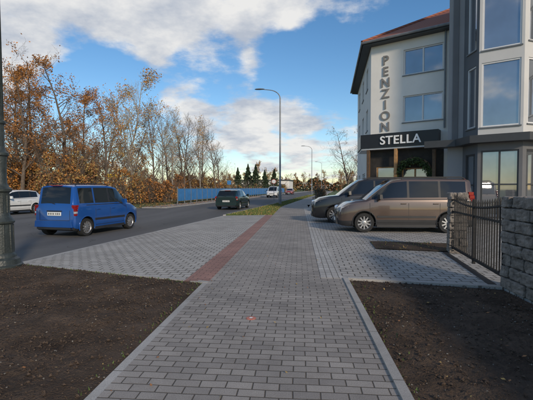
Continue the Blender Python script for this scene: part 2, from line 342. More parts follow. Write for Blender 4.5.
def section(w,zb,zl,zt,wt):
    h=[(0,zb),(w*.90,zb),(w*.975,zb+.07),(w,zb+.20*(zl-zb)+.05),(w*1.0,zb+.62*(zl-zb)),(w*.99,zb+.9*(zl-zb)),(w*.965,zl)]
    wb=w*.955
    h+=[(wb+(wt-wb)*.15,zl+(zt-zl)*.08),(wb+(wt-wb)*.88,zl+(zt-zl)*.86),(wt-(w*.02),zl+(zt-zl)*.945),(wt*.88,zl+(zt-zl)*.985),(wt*.5,zt+.008),(0,zt+.014)]
    return h
def make_car(name,loc,heading,sp,paint):
    e=empty(name,loc,heading); L,W,H=sp['L'],sp['W'],sp['H']; zb=.20
    zn,zh,zl,zr=sp['nose'],sp['hood'],sp['belt'],sp['beltr']
    hs,rs,re=sp['ws0'],sp['ws1'],sp['rend']
    st=[]
    def A(s,w,zb_,l,t,wt,sd='p',tp='p'): st.append((s,w,zb_,l,t,wt,sd,tp))
    A(0,W*.66,.30,zn*.82,zn*.86,W*.55); A(.04,W*.80,.25,zn*.92,zn*.97,W*.68); A(.14,W*.92,.22,zn,zn+.05,W*.76)
    A(.32,W*.975,zb,zn+(zh-zn)*.45,zn+(zh-zn)*.45+.07,W*.82); A(hs*.65,W,zb,zh-.04,zh+.03,W*.84)
    A(hs,W,zb,zh,zh+.06,W*.86,'p','g')
    def top(s):
        t=(s-hs)/(rs-hs); return zh+.06+(H-.07-zh-.06)*(t**.93)
    q=hs+.22*(rs-hs); A(q,W,zb,zl-.01,top(q),W*.85,'g','g')
    q=hs+.6*(rs-hs); A(q,W,zb,zl,top(q),W*.825,'g','g')
    A(rs,W,zb,zl,H-.07,W*.80,'g','p')
    A(rs+.22,W,zb,zl,H-.025,W*.80,'g','p')
    b1=sp['bp']; bw=.07
    A(b1,W,zb,zl,H,W*.80,'b'); A(b1+bw,W,zb,zl,H,W*.80,'g')
    c1=sp['cp']; A(c1,W,zb,(zl+zr)/2,H,W*.80,sp.get('cpm','b')); A(c1+bw,W,zb,(zl+zr)/2,H,W*.80,'g')
    d1=sp['dp']; hd=H-sp.get('rdrop',.02)
    A(d1,W*.995,zb,zr,hd+.005,W*.79,'p'); A(re,W*.985,zb,zr,hd-.02,W*.775,'p','p')
    A(re+.03,W*.98,zb,zr,hd-.06,W*.77,'p','g')
    A(L-sp.get('tail',.05),W*.955,zb+.02,zr-.02,zr+.04,W*.80,'p','p')
    if sp.get('tail',.05)>.1: A(L-.05,W*.93,zb+.04,zr-.06,zr+.0,W*.78,'p','p')
    A(L-.01,W*.90,zb+.06,zr-.12,zr-.08,W*.74,'p','p')
    v=[];f=[];ix=[]; n=13; full=2*n-2
    for s,w,b_,l,t,wt,_,_ in st:
        h=section(w,b_,l,t,wt); x=L/2-s
        v+=[(x,y,z) for y,z in h]+[(x,-y,z) for y,z in h[-2:0:-1]]
    for i in range(len(st)-1):
        sd,tp=st[i][6],st[i][7]
        for j in range(full):
            k=j if j<n-1 else full-1-j
            m=0
            if k==7: m={'g':1,'b':2,'p':0}[sd]
            if k>=10: m={'g':1,'p':0}[tp]
            if k<=1: m=2
            if k==2 and sp.get('sill'): m=2
            a_,b2=i*full+j,i*full+(j+1)%full
            f.append([a_,b2,b2+full,a_+full]); ix.append(m)
    f.append([j for j in range(full)][::-1]); ix.append(0)
    f.append([(len(st)-1)*full+j for j in range(full)]); ix.append(0)
    body=mesh_obj('body',v,f,[paint,M['cglass'],M['trim']],ix,e)
    bm=bmesh.new(); bm.from_mesh(body.data); bmesh.ops.recalc_face_normals(bm,faces=bm.faces); bm.to_mesh(body.data); bm.free()
    r=sp['r']; xs=[L/2-sp['fw'],L/2-sp['rw']]
    cut=Acc(); k=30
    for x in xs:
        for sg in(-1,1):
            b=len(cut.v); R0=r+.055
            for yy in(sg*(W+.1),sg*(W-.27)):
                cut.v+=[(x+R0*math.cos(2*math.pi*q/k),yy,r+.015+R0*math.sin(2*math.pi*q/k)) for q in range(k)]
            for q in range(k): cut.f.append([b+q,b+(q+1)%k,b+k+(q+1)%k,b+k+q]); cut.i.append(2)
            cut.f.append([b+q for q in range(k)][::-1]); cut.i.append(2); cut.f.append([b+k+q for q in range(k)]); cut.i.append(2)
    co=cut.obj('cut',[paint,M['cglass'],M['trim']],e)
    bm=bmesh.new(); bm.from_mesh(co.data); bmesh.ops.recalc_face_normals(bm,faces=bm.faces); bm.to_mesh(co.data); bm.free()
    md=body.modifiers.new('x','BOOLEAN'); md.object=co; md.operation='DIFFERENCE'; md.solver='EXACT'
    bpy.context.view_layer.update(); dg=bpy.context.evaluated_depsgraph_get()
    nm=bpy.data.meshes.new_from_object(body.evaluated_get(dg))
    body.modifiers.clear()
    if len(nm.polygons)>100: body.data=nm
    bpy.data.objects.remove(co)
    body.data.shade_smooth(); body.data.set_sharp_from_angle(angle=rad(32))
    wa=Acc()
    for x in xs:
        for sg in(-1,1): make_wheel(wa,x,sg*(W-.115),r,sg)
    wa.obj('wheels',[M['tyre'],M['rim'],M['trim']],e,smooth=True)
    # wheel arch lips
    la=Acc()
    for x in xs:
        for sg in(-1,1):
            pp=[(x+(r+.06)*math.cos(t),sg*(W-.004),r+.015+(r+.06)*math.sin(t)) for t in [math.pi*(-.08+1.16*q/18) for q in range(19)]]
            la.tube(pp,[.016]*19,6)
    la.obj('arch_lips',[M['trim'] if sp.get('sill') else paint],e,smooth=True)
    d=Acc() # 0 trim 1 lens 2 red 3 plate 4 chrome 5 paint
    F=L/2; B=-L/2
    for sg in(-1,1):
        for s in(sp['ws0']+.12,b1+.035,c1+.03):
            d.box((F-s,sg*(W-.004),(zb+.16+zl-.1)/2+.02),(.010,.012,zl-zb-.34),0)
        d.box((F-(sp['ws0']+c1)/2-.07,sg*(W-.003),zb+.145),(c1-sp['ws0']-.08,.012,.009),0)
        for s in(b1-.13,c1-.10):
            d.box((F-s,sg*(W+.006),zl-.14),(.17,.03,.03),5 if sp.get('ph') else 0)
        mlen=sp['rw']-sp['fw']-2*r-.16
        d.box((F-(sp['fw']+sp['rw'])/2,sg*(W+.004),zb+.33),(mlen,.022,.07),0)
        d.box((F-(sp['fw']+sp['rw'])/2,sg*(W-.03),zb+.03),(mlen,.06,.09),0)
        d.box((F-sp['ws0']-.44,sg*(W+.01),zl+.03),(.06,.12,.05),0)
        d.box((F-sp['ws0']-.42,sg*(W+.12),zl+.09),(.11,.20,.15),5 if sp.get('pm') else 0,rz=sg*.25,taper=.8)
        if sp.get('rails'): d.tube([(F-rs-.35,sg*W*.70,H-.01),(F-rs-.45,sg*W*.70,H+.04),(F-re+.25,sg*W*.70,H+.04),(F-re+.12,sg*W*.70,H-.01)],[.018]*4,6,4 if sp['rails']>1 else 0)
        d.box((F-(rs+c1)/2-.1,sg*(W*.962+.002),zl+.005),(c1-rs+.7,.014,.022),0)
    d.box((F-.03,0,zb+.16),(.12,W*1.42,.20),0,taper=.97)
    d.box((F-.015,0,zn*.78),(.07,W*.85,.10),0); d.box((F+.022,0,zn*.78),(.012,W*.80,.018),4)
    d.box((F+.036,0,zb+.20),(.012,.50,.11),3)
    bz=zb+.20
    d.box((B+.0,0,bz+.02),(.14,W*1.78,.20),5 if sp.get('pb') else 0,taper=.97); d.box((B-.002,0,bz-.10),(.10,W*1.6,.10),0)
    pz=sp.get('pz',.62); d.box((B-.003,0,pz),(.016,.52,.115),3); d.box((B-.004,0,pz+.09),(.03,.56,.03),0)
    for q in range(7): d.box((B-.012,-.20+q*.064+(.02 if q>2 else 0),pz),(.004,.032,.065),0)
    for sg in(-1,1): d.box((B+.006,sg*W*.72,(bz+.14+zr-.16)/2),(.008,.010,zr-bz-.32),0)
    d.box((B+.004,0,bz+.135),(.01,W*1.44,.010),0)
    d.tube([(B+.03,.0,zr+.03),(B+.055,.34,zr+.12)],[.012,.008],6,0)
    d.box((B+(L-re)-.03,0,H-sp.get('rdrop',.02)-.005),(.10,W*.5,.02),2)
    o=d.obj('trim_parts',[M['trim'],M['lens'],M['rlens'],M['plate'],M['chrome'],paint],e); bevel(o,.006,1)
    l=Acc()
    for sg in(-1,1):
        zc=zn-.02
        b=len(l.v)
        yo=[W*.50,W*.70,W*.84,W*.945]; xo=[F-.02,F-.04,F-.12,F-.36]
        for yy,xx,hh,oo in zip(yo,xo,[.05,.08,.095,.05],[.016,.02,.03,.02]):
            for z in(-1,1):
                l.v.append((xx+oo,sg*(yy+oo*.6),zc-.04+z*hh+ (F-xx)*.15)); l.v.append((xx-.12,sg*(yy-.06),zc-.04+z*hh+(F-xx)*.15))
        for j in range(3):
            p=b+j*4
            for ff in([p,p+4,p+6,p+2],[p+2,p+6,p+7,p+3],[p,p+1,p+5,p+4]): l.f.append(ff if sg<0 else ff[::-1]); l.i.append(1)
        l.f.append([b,b+2,b+3,b+1]);l.i.append(1); l.f.append([b+12,b+13,b+15,b+14]); l.i.append(1)
        t0,t1=sp['tl']
        n_=5
        for q in range(n_):
            z0=t0+(t1-t0)*q/n_; z1=t0+(t1-t0)*(q+1)/n_
            zz=(z0+z1)/2; inset=max(0,(zz-zr)/(H-zr)) if zz>zr else 0
            yy=W*(.955-.16*inset)-.055; xx=B+.045+inset*(L-re-.02)
            l.box((xx+.05,sg*(yy-.0),zz),(.16,.14,(z1-z0)*1.0),3 if (q==1 and n_>3) else 2)
    lo=l.obj('lights',[M['trim'],M['lens'],M['rlens'],M['lens']],e); bevel(lo,.012,2)
    return e
def paint(n,c,r=.28,m=.3,coat=.8): return mat(n,c,r,metal=m,var=.06,scale=2,coat=coat)
MPV=dict(L=4.4,W=.90,H=1.80,nose=.80,hood=1.02,belt=1.10,beltr=1.12,ws0=.92,ws1=1.75,bp=2.25,cp=3.25,dp=4.12,rend=4.26,r=.325,fw=.86,rw=3.56,tl=(.80,1.35),rails=1,pm=0,ph=1,sill=1)
WAG=dict(L=3.52,W=.80,H=1.66,nose=.74,hood=.96,belt=1.00,beltr=1.02,ws0=.78,ws1=1.32,bp=1.80,cp=2.55,dp=3.26,rend=3.36,r=.29,fw=.66,rw=3.0,tl=(.68,1.02),rails=1,pm=1,ph=1,pb=1,pz=.74,cpm='p')
BIGV=dict(L=4.85,W=.95,H=1.88,nose=.88,hood=1.10,belt=1.18,beltr=1.20,ws0=1.1,ws1=1.95,bp=2.55,cp=3.6,dp=4.5,rend=4.62,r=.35,fw=.93,rw=3.9,tl=(.9,1.3),rails=1,pm=1,ph=1)
HAT=dict(L=4.1,W=.85,H=1.44,nose=.66,hood=.88,belt=.93,beltr=.97,ws0=1.12,ws1=1.85,bp=2.25,cp=2.98,dp=3.55,rend=3.62,r=.30,fw=.80,rw=3.35,tl=(.68,.95),tail=.10,rdrop=.06,pm=1,ph=1,pb=1)
brown=paint('paint_brown',(.10,.070,.056),.3,.35)
blue=paint('paint_blue',(.012,.085,.33),.28,.2)
blackp=paint('paint_black',(.008,.008,.010),.3,0,.5)
whitep=paint('paint_white',(.68,.68,.67),.3,0)
greenp=paint('paint_dark_teal',(.012,.030,.032),.25,.3)
silver=paint('paint_silver',(.36,.37,.38),.3,.6)
redp=paint('paint_red',(.25,.02,.02),.3,.1)
make_car('parked_van',(3.5,13.85,0),math.pi,MPV,brown)
make_car('blue_hatchback_car',(-7.42,13.3,-.08),rad(80),WAG,blue)
make_car('parked_suv',(3.0,17.35,0),math.pi,BIGV,blackp)
make_car('dark_hatchback_car',(-4.95,29.0,-.08),rad(84),HAT,greenp)
make_car('white_car',(-17.3,21.4,-.084),rad(-100),HAT,whitep)
make_car('oncoming_white_van',(-4.2,64,-.08),rad(-96),MPV,whitep)
make_car('distant_car',(-2.2,92,-.08),rad(-96),HAT,redp)
make_car('distant_car',(-4.6,78,-.08),rad(-96),HAT,silver)
make_car('parked_hatchback_car',(3.3,24.5,0),math.pi,HAT,blackp)

# ------------------------------------------------------------ street furniture
e=empty('cast_iron_lamp_post',(-5.66,6.85,-.03))
a=Acc()
a.lathe([(0,0),(.36,0),(.36,.05),(.33,.07),(.31,.16),(.26,.20),(.255,.24),(.22,.28),(.205,.60),(.20,.82),(.235,.85),(.24,.88),(.21,.92),(.17,.98),(.15,1.05),(.15,1.35),(.16,1.42),(.20,1.45),(.205,1.49),(.16,1.53),(.125,1.60),(.12,1.9),(.13,2.1),(.165,2.13),(.165,2.17),(.12,2.21),(.092,2.3),(.088,2.7),(.12,2.73),(.12,2.77),(.085,2.8),(.07,3.0),(.062,5.2),(.09,5.25),(.09,5.3),(.055,5.35),(.05,5.6),(0,5.62)],k=28)
for q in range(10):
    t=2*math.pi*q/10
    a.tube([(.205*math.cos(t),.205*math.sin(t),.30),(.20*math.cos(t),.20*math.sin(t),.82)],[.02,.018],6)
    a.tube([(.15*math.cos(t),.15*math.sin(t),1.04),(.15*math.cos(t),.15*math.sin(t),1.38)],[.014,.014],6)
    a.tube([(.09*math.cos(t),.09*math.sin(t),2.3),(.064*math.cos(t),.064*math.sin(t),5.2)],[.009,.007],5)
a.obj('post',[M['castiron']],e,smooth=True)
a=Acc(); a.lathe([(.05,5.6),(.12,5.66),(.19,6.05),(.2,6.1)],k=6,mi=1); a.lathe([(.24,6.1),(.2,6.2),(.08,6.32),(.03,6.42),(0,6.5)],k=6,mi=0); a.obj('lantern',[M['castiron'],M['lens']],e)
def street_lamp(x,y,h,arm=2.0):
    e=empty('street_lamp',(x,y,-.02)); a=Acc()
    pts=[(0,0,0),(0,0,.4),(0,0,1.8),(0,0,1.85),(0,0,h-.9)]; rs=[.13,.13,.12,.085,.055]
    for q in range(1,8):
        t=q/7*rad(82); pts.append((-(arm*.55)*(1-math.cos(t)),0,h-.9+.8*math.sin(t))); rs.append(.05-.002*q)
    pts.append((-arm*.8,0,h-.03)); rs.append(.034)
    a.tube(pts,rs,12); a.obj('pole',[M['galv']],e,smooth=True)
    a=Acc(); b=[(-arm*.72,.05,.04),(-arm*.8,.12,.07),(-arm*.95,.15,.09),(-arm*1.1,.14,.07),(-arm*1.17,.07,.03)]
    k=12
    for xx,ww,hh in b:
        for q in range(k):
            t=2*math.pi*q/k; a.v.append((xx,ww*math.cos(t),h-.02+hh*math.sin(t)*(1 if math.sin(t)>0 else .6)))
    for j in range(4):
        for q in range(k): a.f.append([j*k+q,j*k+(q+1)%k,(j+1)*k+(q+1)%k,(j+1)*k+q]); a.i.append(0)
    a.f.append(list(range(k))[::-1]);a.i.append(0); a.f.append([4*k+q for q in range(k)]);a.i.append(0)
    a.obj('lamp_head',[M['galv']],e,smooth=True)
street_lamp(-1.75,35.6,10.6); street_lamp(2.75,84,10.6); street_lamp(7.8,135,10.6)
def sign(name,x,y,h,kind):
    e=empty(name,(x,y,-.1)); a=Acc(); a.tube([(0,0,0),(0,0,h)],[.03,.03],8); a.obj('post',[M['galv']],e)
    a=Acc()
    if kind=='y': a.box((0,-.045,h-.25),(.9,.03,.36),0); a.box((0,-.063,h-.25),(.7,.004,.07),1); 
    elif kind=='r':
        k=24
        for yy,rr,mi in((-.04,.32,0),(-.05,.25,1)):
            b=len(a.v); a.v+=[(rr*math.cos(6.2832*q/k),yy,h-.3+rr*math.sin(6.2832*q/k)) for q in range(k)]; a.f.append([b+q for q in range(k)]); a.i.append(mi)
    else: a.box((0,-.045,h-.3),(.6,.03,.6),0)
    mm={'y':[M['yellow'],M['black']],'r':[M['rlens'],M['plate']],'b':[M['bluef'],M['plate']]}[kind]
    a.obj('panel',mm,e)
sign('yellow_direction_sign',-19.3,38.5,3.1,'y'); sign('traffic_sign',-3.2,49,2.7,'r'); sign('traffic_sign',-10.6,58,2.7,'b')

# blue fence
e=empty('blue_fence'); a=Acc()
n=44
for i in range(n):
    t=i/n; y=38+t*80; x=Lf(y)-3.0; y2=38+(i+1)/n*80; x2=Lf(y2)-3.0
    cx,cy=(x+x2)/2,(y+y2)/2; ln=math.hypot(x2-x,y2-y); rz=math.atan2(y2-y,x2-x)
    a.box((cx,cy,.78),(ln-.12,.04,1.25),0,rz); a.box((x,y,.75),(.09,.09,1.7),1)
    a.box((cx,cy,1.42),(ln-.1,.07,.05),1,rz)
a.obj('panels',[M['bluef'],M['galv']],e)

# stone wall + pillar + gate
def stone_wall(name,x0,y0,x1,y1,h,th):
    e=empty(name); a=Acc(); ln=math.hypot(x1-x0,y1-y0); rz=math.atan2(y1-y0,x1-x0); ux,uy=math.cos(rz),math.sin(rz)
    nr=int(round(h/.17)); rh=h/nr
    for r_ in range(nr):
        edges=[0]; p=random.uniform(.15,.4)
        while p<ln-.12: edges.append(p); p+=random.uniform(.24,.42)
        edges.append(ln)
        for s0,s1 in zip(edges,edges[1:]):
            c=(s0+s1)/2; t2=th+random.uniform(-.03,.04)
            a.box((x0+ux*c,y0+uy*c,r_*rh+rh/2),(s1-s0-.012,t2,rh-.012),0,rz)
    o=a.obj('blocks',[M['stone']],e)
    md=o.modifiers.new('b','BEVEL'); md.width=.018; md.segments=2
    sd_=o.modifiers.new('s','SUBSURF'); sd_.subdivision_type='SIMPLE'; sd_.levels=2; sd_.render_levels=2
    tx=bpy.data.textures.new('stn','CLOUDS'); tx.noise_scale=.06; dm=o.modifiers.new('d','DISPLACE'); dm.texture=tx; dm.strength=.05; dm.mid_level=.5; dm.texture_coords='GLOBAL'
    c=Acc(); c.box(((x0+x1)/2,(y0+y1)/2,h/2-.01),(ln-.04,th-.06,h-.03),0,rz)
    c.obj('mortar',[M['dark']],e); return e
stone_wall('stone_wall',3.16,-3,3.16,6.0,1.36,.30)
stone_wall('stone_pillar',3.42,9.18,3.80,9.10,1.38,.36)
e=empty('iron_gate',(3.10,6.03,0),math.atan2(3.05,.38)); a=Acc(); GL=3.03
a.box((GL/2,0,.14),(GL,.04,.05)); a.box((GL/2,0,.95),(GL,.03,.035))
nb=26; tp=[]
for i in range(nb+1):
    x=.03+i*(GL-.06)/nb; z=1.30-.10*math.sin(math.pi*i/nb); tp.append((x,0,z-.08))
    a.box((x,0,(z+.12)/2),(.018,.018,z-.12)); a.box((x,0,z+.03),(.032,.03,.07),taper=.1)
a.tube(tp,[.02]*len(tp),6)
for x in(.02,GL/2,GL-.02): a.box((x,0,.66),(.05,.05,1.22))
a.obj('bars',[M['iron']],e)

# ------------------------------------------------------------ buildings
def wall(parent,name,A,B,z0,z1,ops,m,fm,depth=.14,surround=None):
    A=Vector(A);B=Vector(B); u=(B-A); ln=u.length; u.normalize(); n=Vector((u.y,-u.x))
    us=sorted({0,ln}|{o[0] for o in ops}|{o[1] for o in ops}); zs=sorted({z0,z1}|{o[2] for o in ops}|{o[3] for o in ops})
    a=Acc()
    def P3(t,z,d=0): q=A+u*t-n*d; return (q.x,q.y,z)
    def quad(p,mi): b=len(a.v); a.v.extend(p); a.f.append([b,b+1,b+2,b+3]); a.i.append(mi)
    for i in range(len(us)-1):
        for j in range(len(zs)-1):
            ct,cz=(us[i]+us[i+1])/2,(zs[j]+zs[j+1])/2
            if any(o[0]<ct<o[1] and o[2]<cz<o[3] for o in ops): continue
            quad([P3(us[i],zs[j]),P3(us[i+1],zs[j]),P3(us[i+1],zs[j+1]),P3(us[i],zs[j+1])],0)
    def bar(t0,t1,za,zb,d0,d1,mi):
        c=A+u*((t0+t1)/2)-n*((d0+d1)/2); a.box((c.x,c.y,(za+zb)/2),(t1-t0,d1-d0,zb-za),mi,math.atan2(u.y,u.x))
    for o in ops:
        t0,t1,za,zb=o[:4]; nv=o[4] if len(o)>4 else 1; nh=o[5] if len(o)>5 else 1
        quad([P3(t0,za),P3(t0,za,depth),P3(t0,zb,depth),P3(t0,zb)],0); quad([P3(t1,za,depth),P3(t1,za),P3(t1,zb),P3(t1,zb,depth)],0)
        quad([P3(t0,zb),P3(t0,zb,depth),P3(t1,zb,depth),P3(t1,zb)],0); quad([P3(t0,za,depth),P3(t0,za),P3(t1,za),P3(t1,za,depth)],0)
        quad([P3(t0,za,depth-.02),P3(t1,za,depth-.02),P3(t1,zb,depth-.02),P3(t0,zb,depth-.02)],2)
        w=.06
        bar(t0+.002,t0+w,za+.002,zb-.002,depth-.07,depth-.001,1); bar(t1-w,t1-.002,za+.002,zb-.002,depth-.07,depth-.001,1)
        bar(t0+w,t1-w,za+.002,za+w,depth-.07,depth-.001,1); bar(t0+w,t1-w,zb-w,zb-.002,depth-.07,depth-.001,1)
        for k in range(1,nv): t=t0+(t1-t0)*k/nv; bar(t-.035,t+.035,za+w,zb-w,depth-.068,depth-.002,1)
        for k in range(1,nh): z=za+(zb-za)*k/nh; bar(t0+w,t1-w,z-.03,z+.03,depth-.066,depth-.003,1)
        bar(t0-.05,t1+.05,za-.05,za-.001,-.05,.02,3)
    return a.obj(name,[m,fm,M['wglass'],M['galv']],parent)
e=empty('guest_house')
u=Vector((.857,-.515)); nn=Vector((-.515,-.857))
P1=Vector((3.86,21.40)); P0=Vector((4.66,31.5)); P3_=P1+u*12.5; P4=P3_-nn*12; P5=Vector((12,34))
EH=9.05
wall(e,'front_wall',P1,P3_,0,EH,[(1.72,3.62,7.25,8.55,2),(1.72,3.62,4.85,6.2,2),(1.7,3.0,.05,2.5,2),(.35,1.35,.3,2.6,1)],M['white'],M['frame'])
wall(e,'side_wall',P0,P1,0,EH,[(1.5,2.6,7.25,8.5,1),(4.6,5.7,7.25,8.5,1),(7.4,8.5,7.25,8.5,1),(1.5,2.6,4.85,6.1,1),(4.6,5.7,4.85,6.1,1),(7.4,8.5,4.85,6.1,1),(1.5,3,.9,2.4,2),(5,7,.9,2.4,2)],M['white'],M['frame'])
wall(e,'rear_wall',P3_,P4,0,EH,[],M['white'],M['frame']); wall(e,'rear_wall',P4,P5,0,EH,[],M['white'],M['frame']); wall(e,'rear_wall',P5,P0,0,EH,[],M['white'],M['frame'])
fp=[P0,P1,P3_,P4,P5]; cx=sum(p.x for p in fp)/5; cy=sum(p.y for p in fp)/5; C=Vector((cx,cy))
def off(poly,d):
    out=[];n=len(poly)
    for i in range(n):
        a0,b0,c0=poly[i-1],poly[i],poly[(i+1)%n]; d1=(b0-a0).normalized(); d2=(c0-b0).normalized()
        n1=Vector((d1.y,-d1.x)); n2=Vector((d2.y,-d2.x)); m=(n1+n2); m/=max(.3,(1+n1.dot(n2))); out.append(b0+m*d)
    return out
ov=off(fp,.45)
prism('eaves_soffit',[(p.x,p.y) for p in ov],EH,EH+.16,M['dframe'],e)
ov2=off(fp,.52)
v=[(p.x,p.y,EH+.165) for p in ov2]+[(C.x,C.y,EH+4.2)]
mesh_obj('hip_roof',v,[[i,(i+1)%5,5] for i in range(5)],M['tile'],None,e)
a=Acc()
for p in ov2: a.tube([(p.x,p.y,EH+.19),(C.x,C.y,EH+4.22)],[.09,.09],6)
a.tube([(p.x,p.y,EH+.12) for p in ov2[:3]],[.07]*3,8,1)
q=P1+d_ if False else P1+u*3.72+nn*.07
a.tube([(q.x,q.y,4.4),(q.x,q.y,EH)],[.045,.045],8,1)
a.obj('ridge_tiles_gutter',[M['tile'],M['galv']],e)
S0=P0+(P1-P0)*.80; bd=.55
d01=(P1-P0).normalized(); n01=Vector((d01.y,-d01.x))
E1=P1+u*3.55
m=(n01+nn)/(1+n01.dot(nn))
prism('sign_band',[(q.x,q.y) for q in (S0,S0+n01*bd,P1+m*bd,E1+nn*bd,E1-nn*.0+nn*.004,P1+m*.004)],3.58,4.30,M['black'],e)
prism('canopy_lights_strip',[(q.x,q.y) for q in (S0+n01*.01,S0+n01*(bd-.06),P1+m*(bd-.06),E1+nn*(bd-.06),E1+nn*.01,P1+m*.01)],3.50,3.575,M['frame'],e)
for t,mm in((.05,M['dwood']),(1.5,M['wood']),(3.35,M['dwood'])):
    q=P1+u*t+nn*.40; a=Acc(); a.box((q.x,q.y,1.78),(.16,.16,3.44),0,math.atan2(u.y,u.x)); bevel(a.obj('column',[mm],e),.02)
wall(e,'entrance_cladding',P1+u*.0+nn*.02,P1+u*3.7+nn*.02,0,3.5,[(1.7,3.0,.05,2.5,2),(.35,1.35,.3,2.6,1)],M['dark'],M['wood'],depth=.10)
th=math.atan2(u.y,u.x)
# arched timber door surround
a=Acc(); pts=[(1.55,.0)]+[(2.35-.80*math.cos(math.pi*q/14),2.35+.62*math.sin(math.pi*q/14)) for q in range(15)]+[(3.15,.0)]
a.tube([( (P1+u*t+nn*.22).x,(P1+u*t+nn*.22).y,z) for t,z in pts],[.07]*len(pts),8)
a.obj('door_arch',[M['dwood']],e)
def text(body,size,pos2,z,m,par,ext=.03,sp=1,ls=1,al='CENTER',xs=1):
    c=bpy.data.curves.new('lettering','FONT'); c.body=body; c.size=size; c.extrude=ext; c.align_x=al; c.space_character=sp; c.space_line=ls; c.offset=.008
    o=bpy.data.objects.new('lettering_'+body.replace('\n','').lower(),c); COL.objects.link(o); o.location=(pos2.x,pos2.y,z); o.rotation_euler=(math.pi/2,0,th); o.scale=(xs,1,1)
    c.materials.append(m); o.parent=par
text('STELLA',.60,P1+u*1.75+nn*(bd+.03),3.73,M['letter'],e,sp=1.08)
text('P\nE\nN\nZ\nI\nO\nN',.66,P1+u*.80+nn*.03,7.98,M['lettg'],e,ls=.88)
a=Acc()
for _ in range(1600):
    t=random.uniform(-.2,math.pi+.2); rr=.85+random.gauss(0,.07); q=P1+u*(2.35+rr*math.cos(t))+nn*(.35+random.gauss(0,.07))
    a.leaf((q.x,q.y,1.75+rr*1.3*math.sin(t)),random.uniform(.04,.08),random.randint(0,1))
for sg in(-1,1):
    for _ in range(600):
        q=P1+u*(2.35+sg*.88+random.gauss(0,.10))+nn*(.4+random.gauss(0,.1)); a.leaf((q.x,q.y,random.uniform(.3,1.9)),random.uniform(.04,.08),random.randint(0,1))
a.obj('door_garland',[M['gr1'],M['gr2']],e)

e=empty('office_building')
Q1=Vector((6.70,18.13));Q2=Vector((7.23,17.81));B1=Vector((7.32,16.58));B2=Vector((8.65,15.78));B3=Vector((9.77,16.27));Q4=B3+u*7; Q5=Q4-nn*9; Q6=Q1-nn*3.0
TH=12.2
wall(e,'grey_wall',Q1,Q2,0,TH,[],M['mgrey'],M['dframe'])
cl=(B1-Q2).length
wall(e,'bay_side',Q2,B1,3.6,TH,[(.30,cl-.22,4.0,6.55,1),(.30,cl-.22,7.2,9.9,1)],M['dgrey'],M['frame'],.1)
bl=(B2-B1).length
wall(e,'bay_front',B1,B2,3.6,TH,[(.10,bl-.10,3.95,6.55,1),(.10,bl-.10,7.05,9.9,1)],M['lgrey'],M['frame'],.1)
wall(e,'bay_side',B2,B3,3.6,TH,[(.22,1.0,4.0,6.55,1),(.22,1.0,7.2,9.9,1)],M['lgrey'],M['frame'],.1)
wall(e,'grey_wall',B3,Q4,3.6,TH,[(.8,2.6,4.6,6.3,2),(.8,2.6,7.6,9.3,2)],M['lgrey'],M['frame'])
wall(e,'end_wall',Q4,Q5,0,TH,[],M['lgrey'],M['frame']); wall(e,'end_wall',Q5,Q6,0,TH,[],M['lgrey'],M['frame']); wall(e,'end_wall',Q6,Q1,0,TH,[],M['lgrey'],M['frame'])
wall(e,'ground_floor',Q2,B1,0,3.3,[(.25,cl-.2,.3,2.9,1,2)],M['dgrey'],M['dframe'],.1)
wall(e,'ground_floor',B1,B2,0,3.3,[(.12,bl-.12,.25,3.0,2,2)],M['dgrey'],M['dframe'],.1)
wall(e,'ground_floor',B2,B3,0,3.3,[(.2,1.0,.25,3.0,1,2)],M['dgrey'],M['dframe'],.1)
wall(e,'ground_floor',B3,Q4,0,3.3,[(.4,2.6,.3,3.0,3,2),(3.2,5.4,.3,3.0,3,2)],M['dgrey'],M['dframe'],.1)
base=[Q1-u*.9,Q2,B1,B2,B3,Q4]
o1=[]
for i,p in enumerate(base):
    if i==0: o1.append(p+nn*.45)
    elif i==len(base)-1: o1.append(p+nn*.45)
    else:
        d1=(p-base[i-1]).normalized(); d2=(base[i+1]-p).normalized(); n1=Vector((d1.y,-d1.x)); n2=Vector((d2.y,-d2.x)); o1.append(p+(n1+n2)/(1+n1.dot(n2))*.45)
prism('canopy_slab',[(p.x,p.y) for p in o1]+[(p.x,p.y) for p in reversed([Q1-u*.9-nn*.4]+[Q1-nn*.4,Q4-nn*.5])],3.3,3.6,M['dframe'],e)
prism('flat_roof',[(p.x,p.y) for p in (Q1,Q2,B1,B2,B3,Q4,Q5,Q6)],TH,TH+.3,M['dframe'],e)
a=Acc(); q=Q1+u*.30+nn*.03; a.box((q.x,q.y,7.8),(.22,.05,8.4),0,th); a.obj('cladding_strip',[M['dgrey']],e)
e=empty('distant_white_hall'); a=Acc(); a.box((-14,150,2.1),(22,12,4.4),0,-.1); a.box((-14,150,4.4),(22.6,12.6,.4),1,-.1)
for i in range(7): a.box((-22+i*2.7,143.0-.27*i+.9,2.2),(1.6,.1,1.4),2,-.1)
a.obj('hall',[M['white'],M['dframe'],M['wglass']],e)

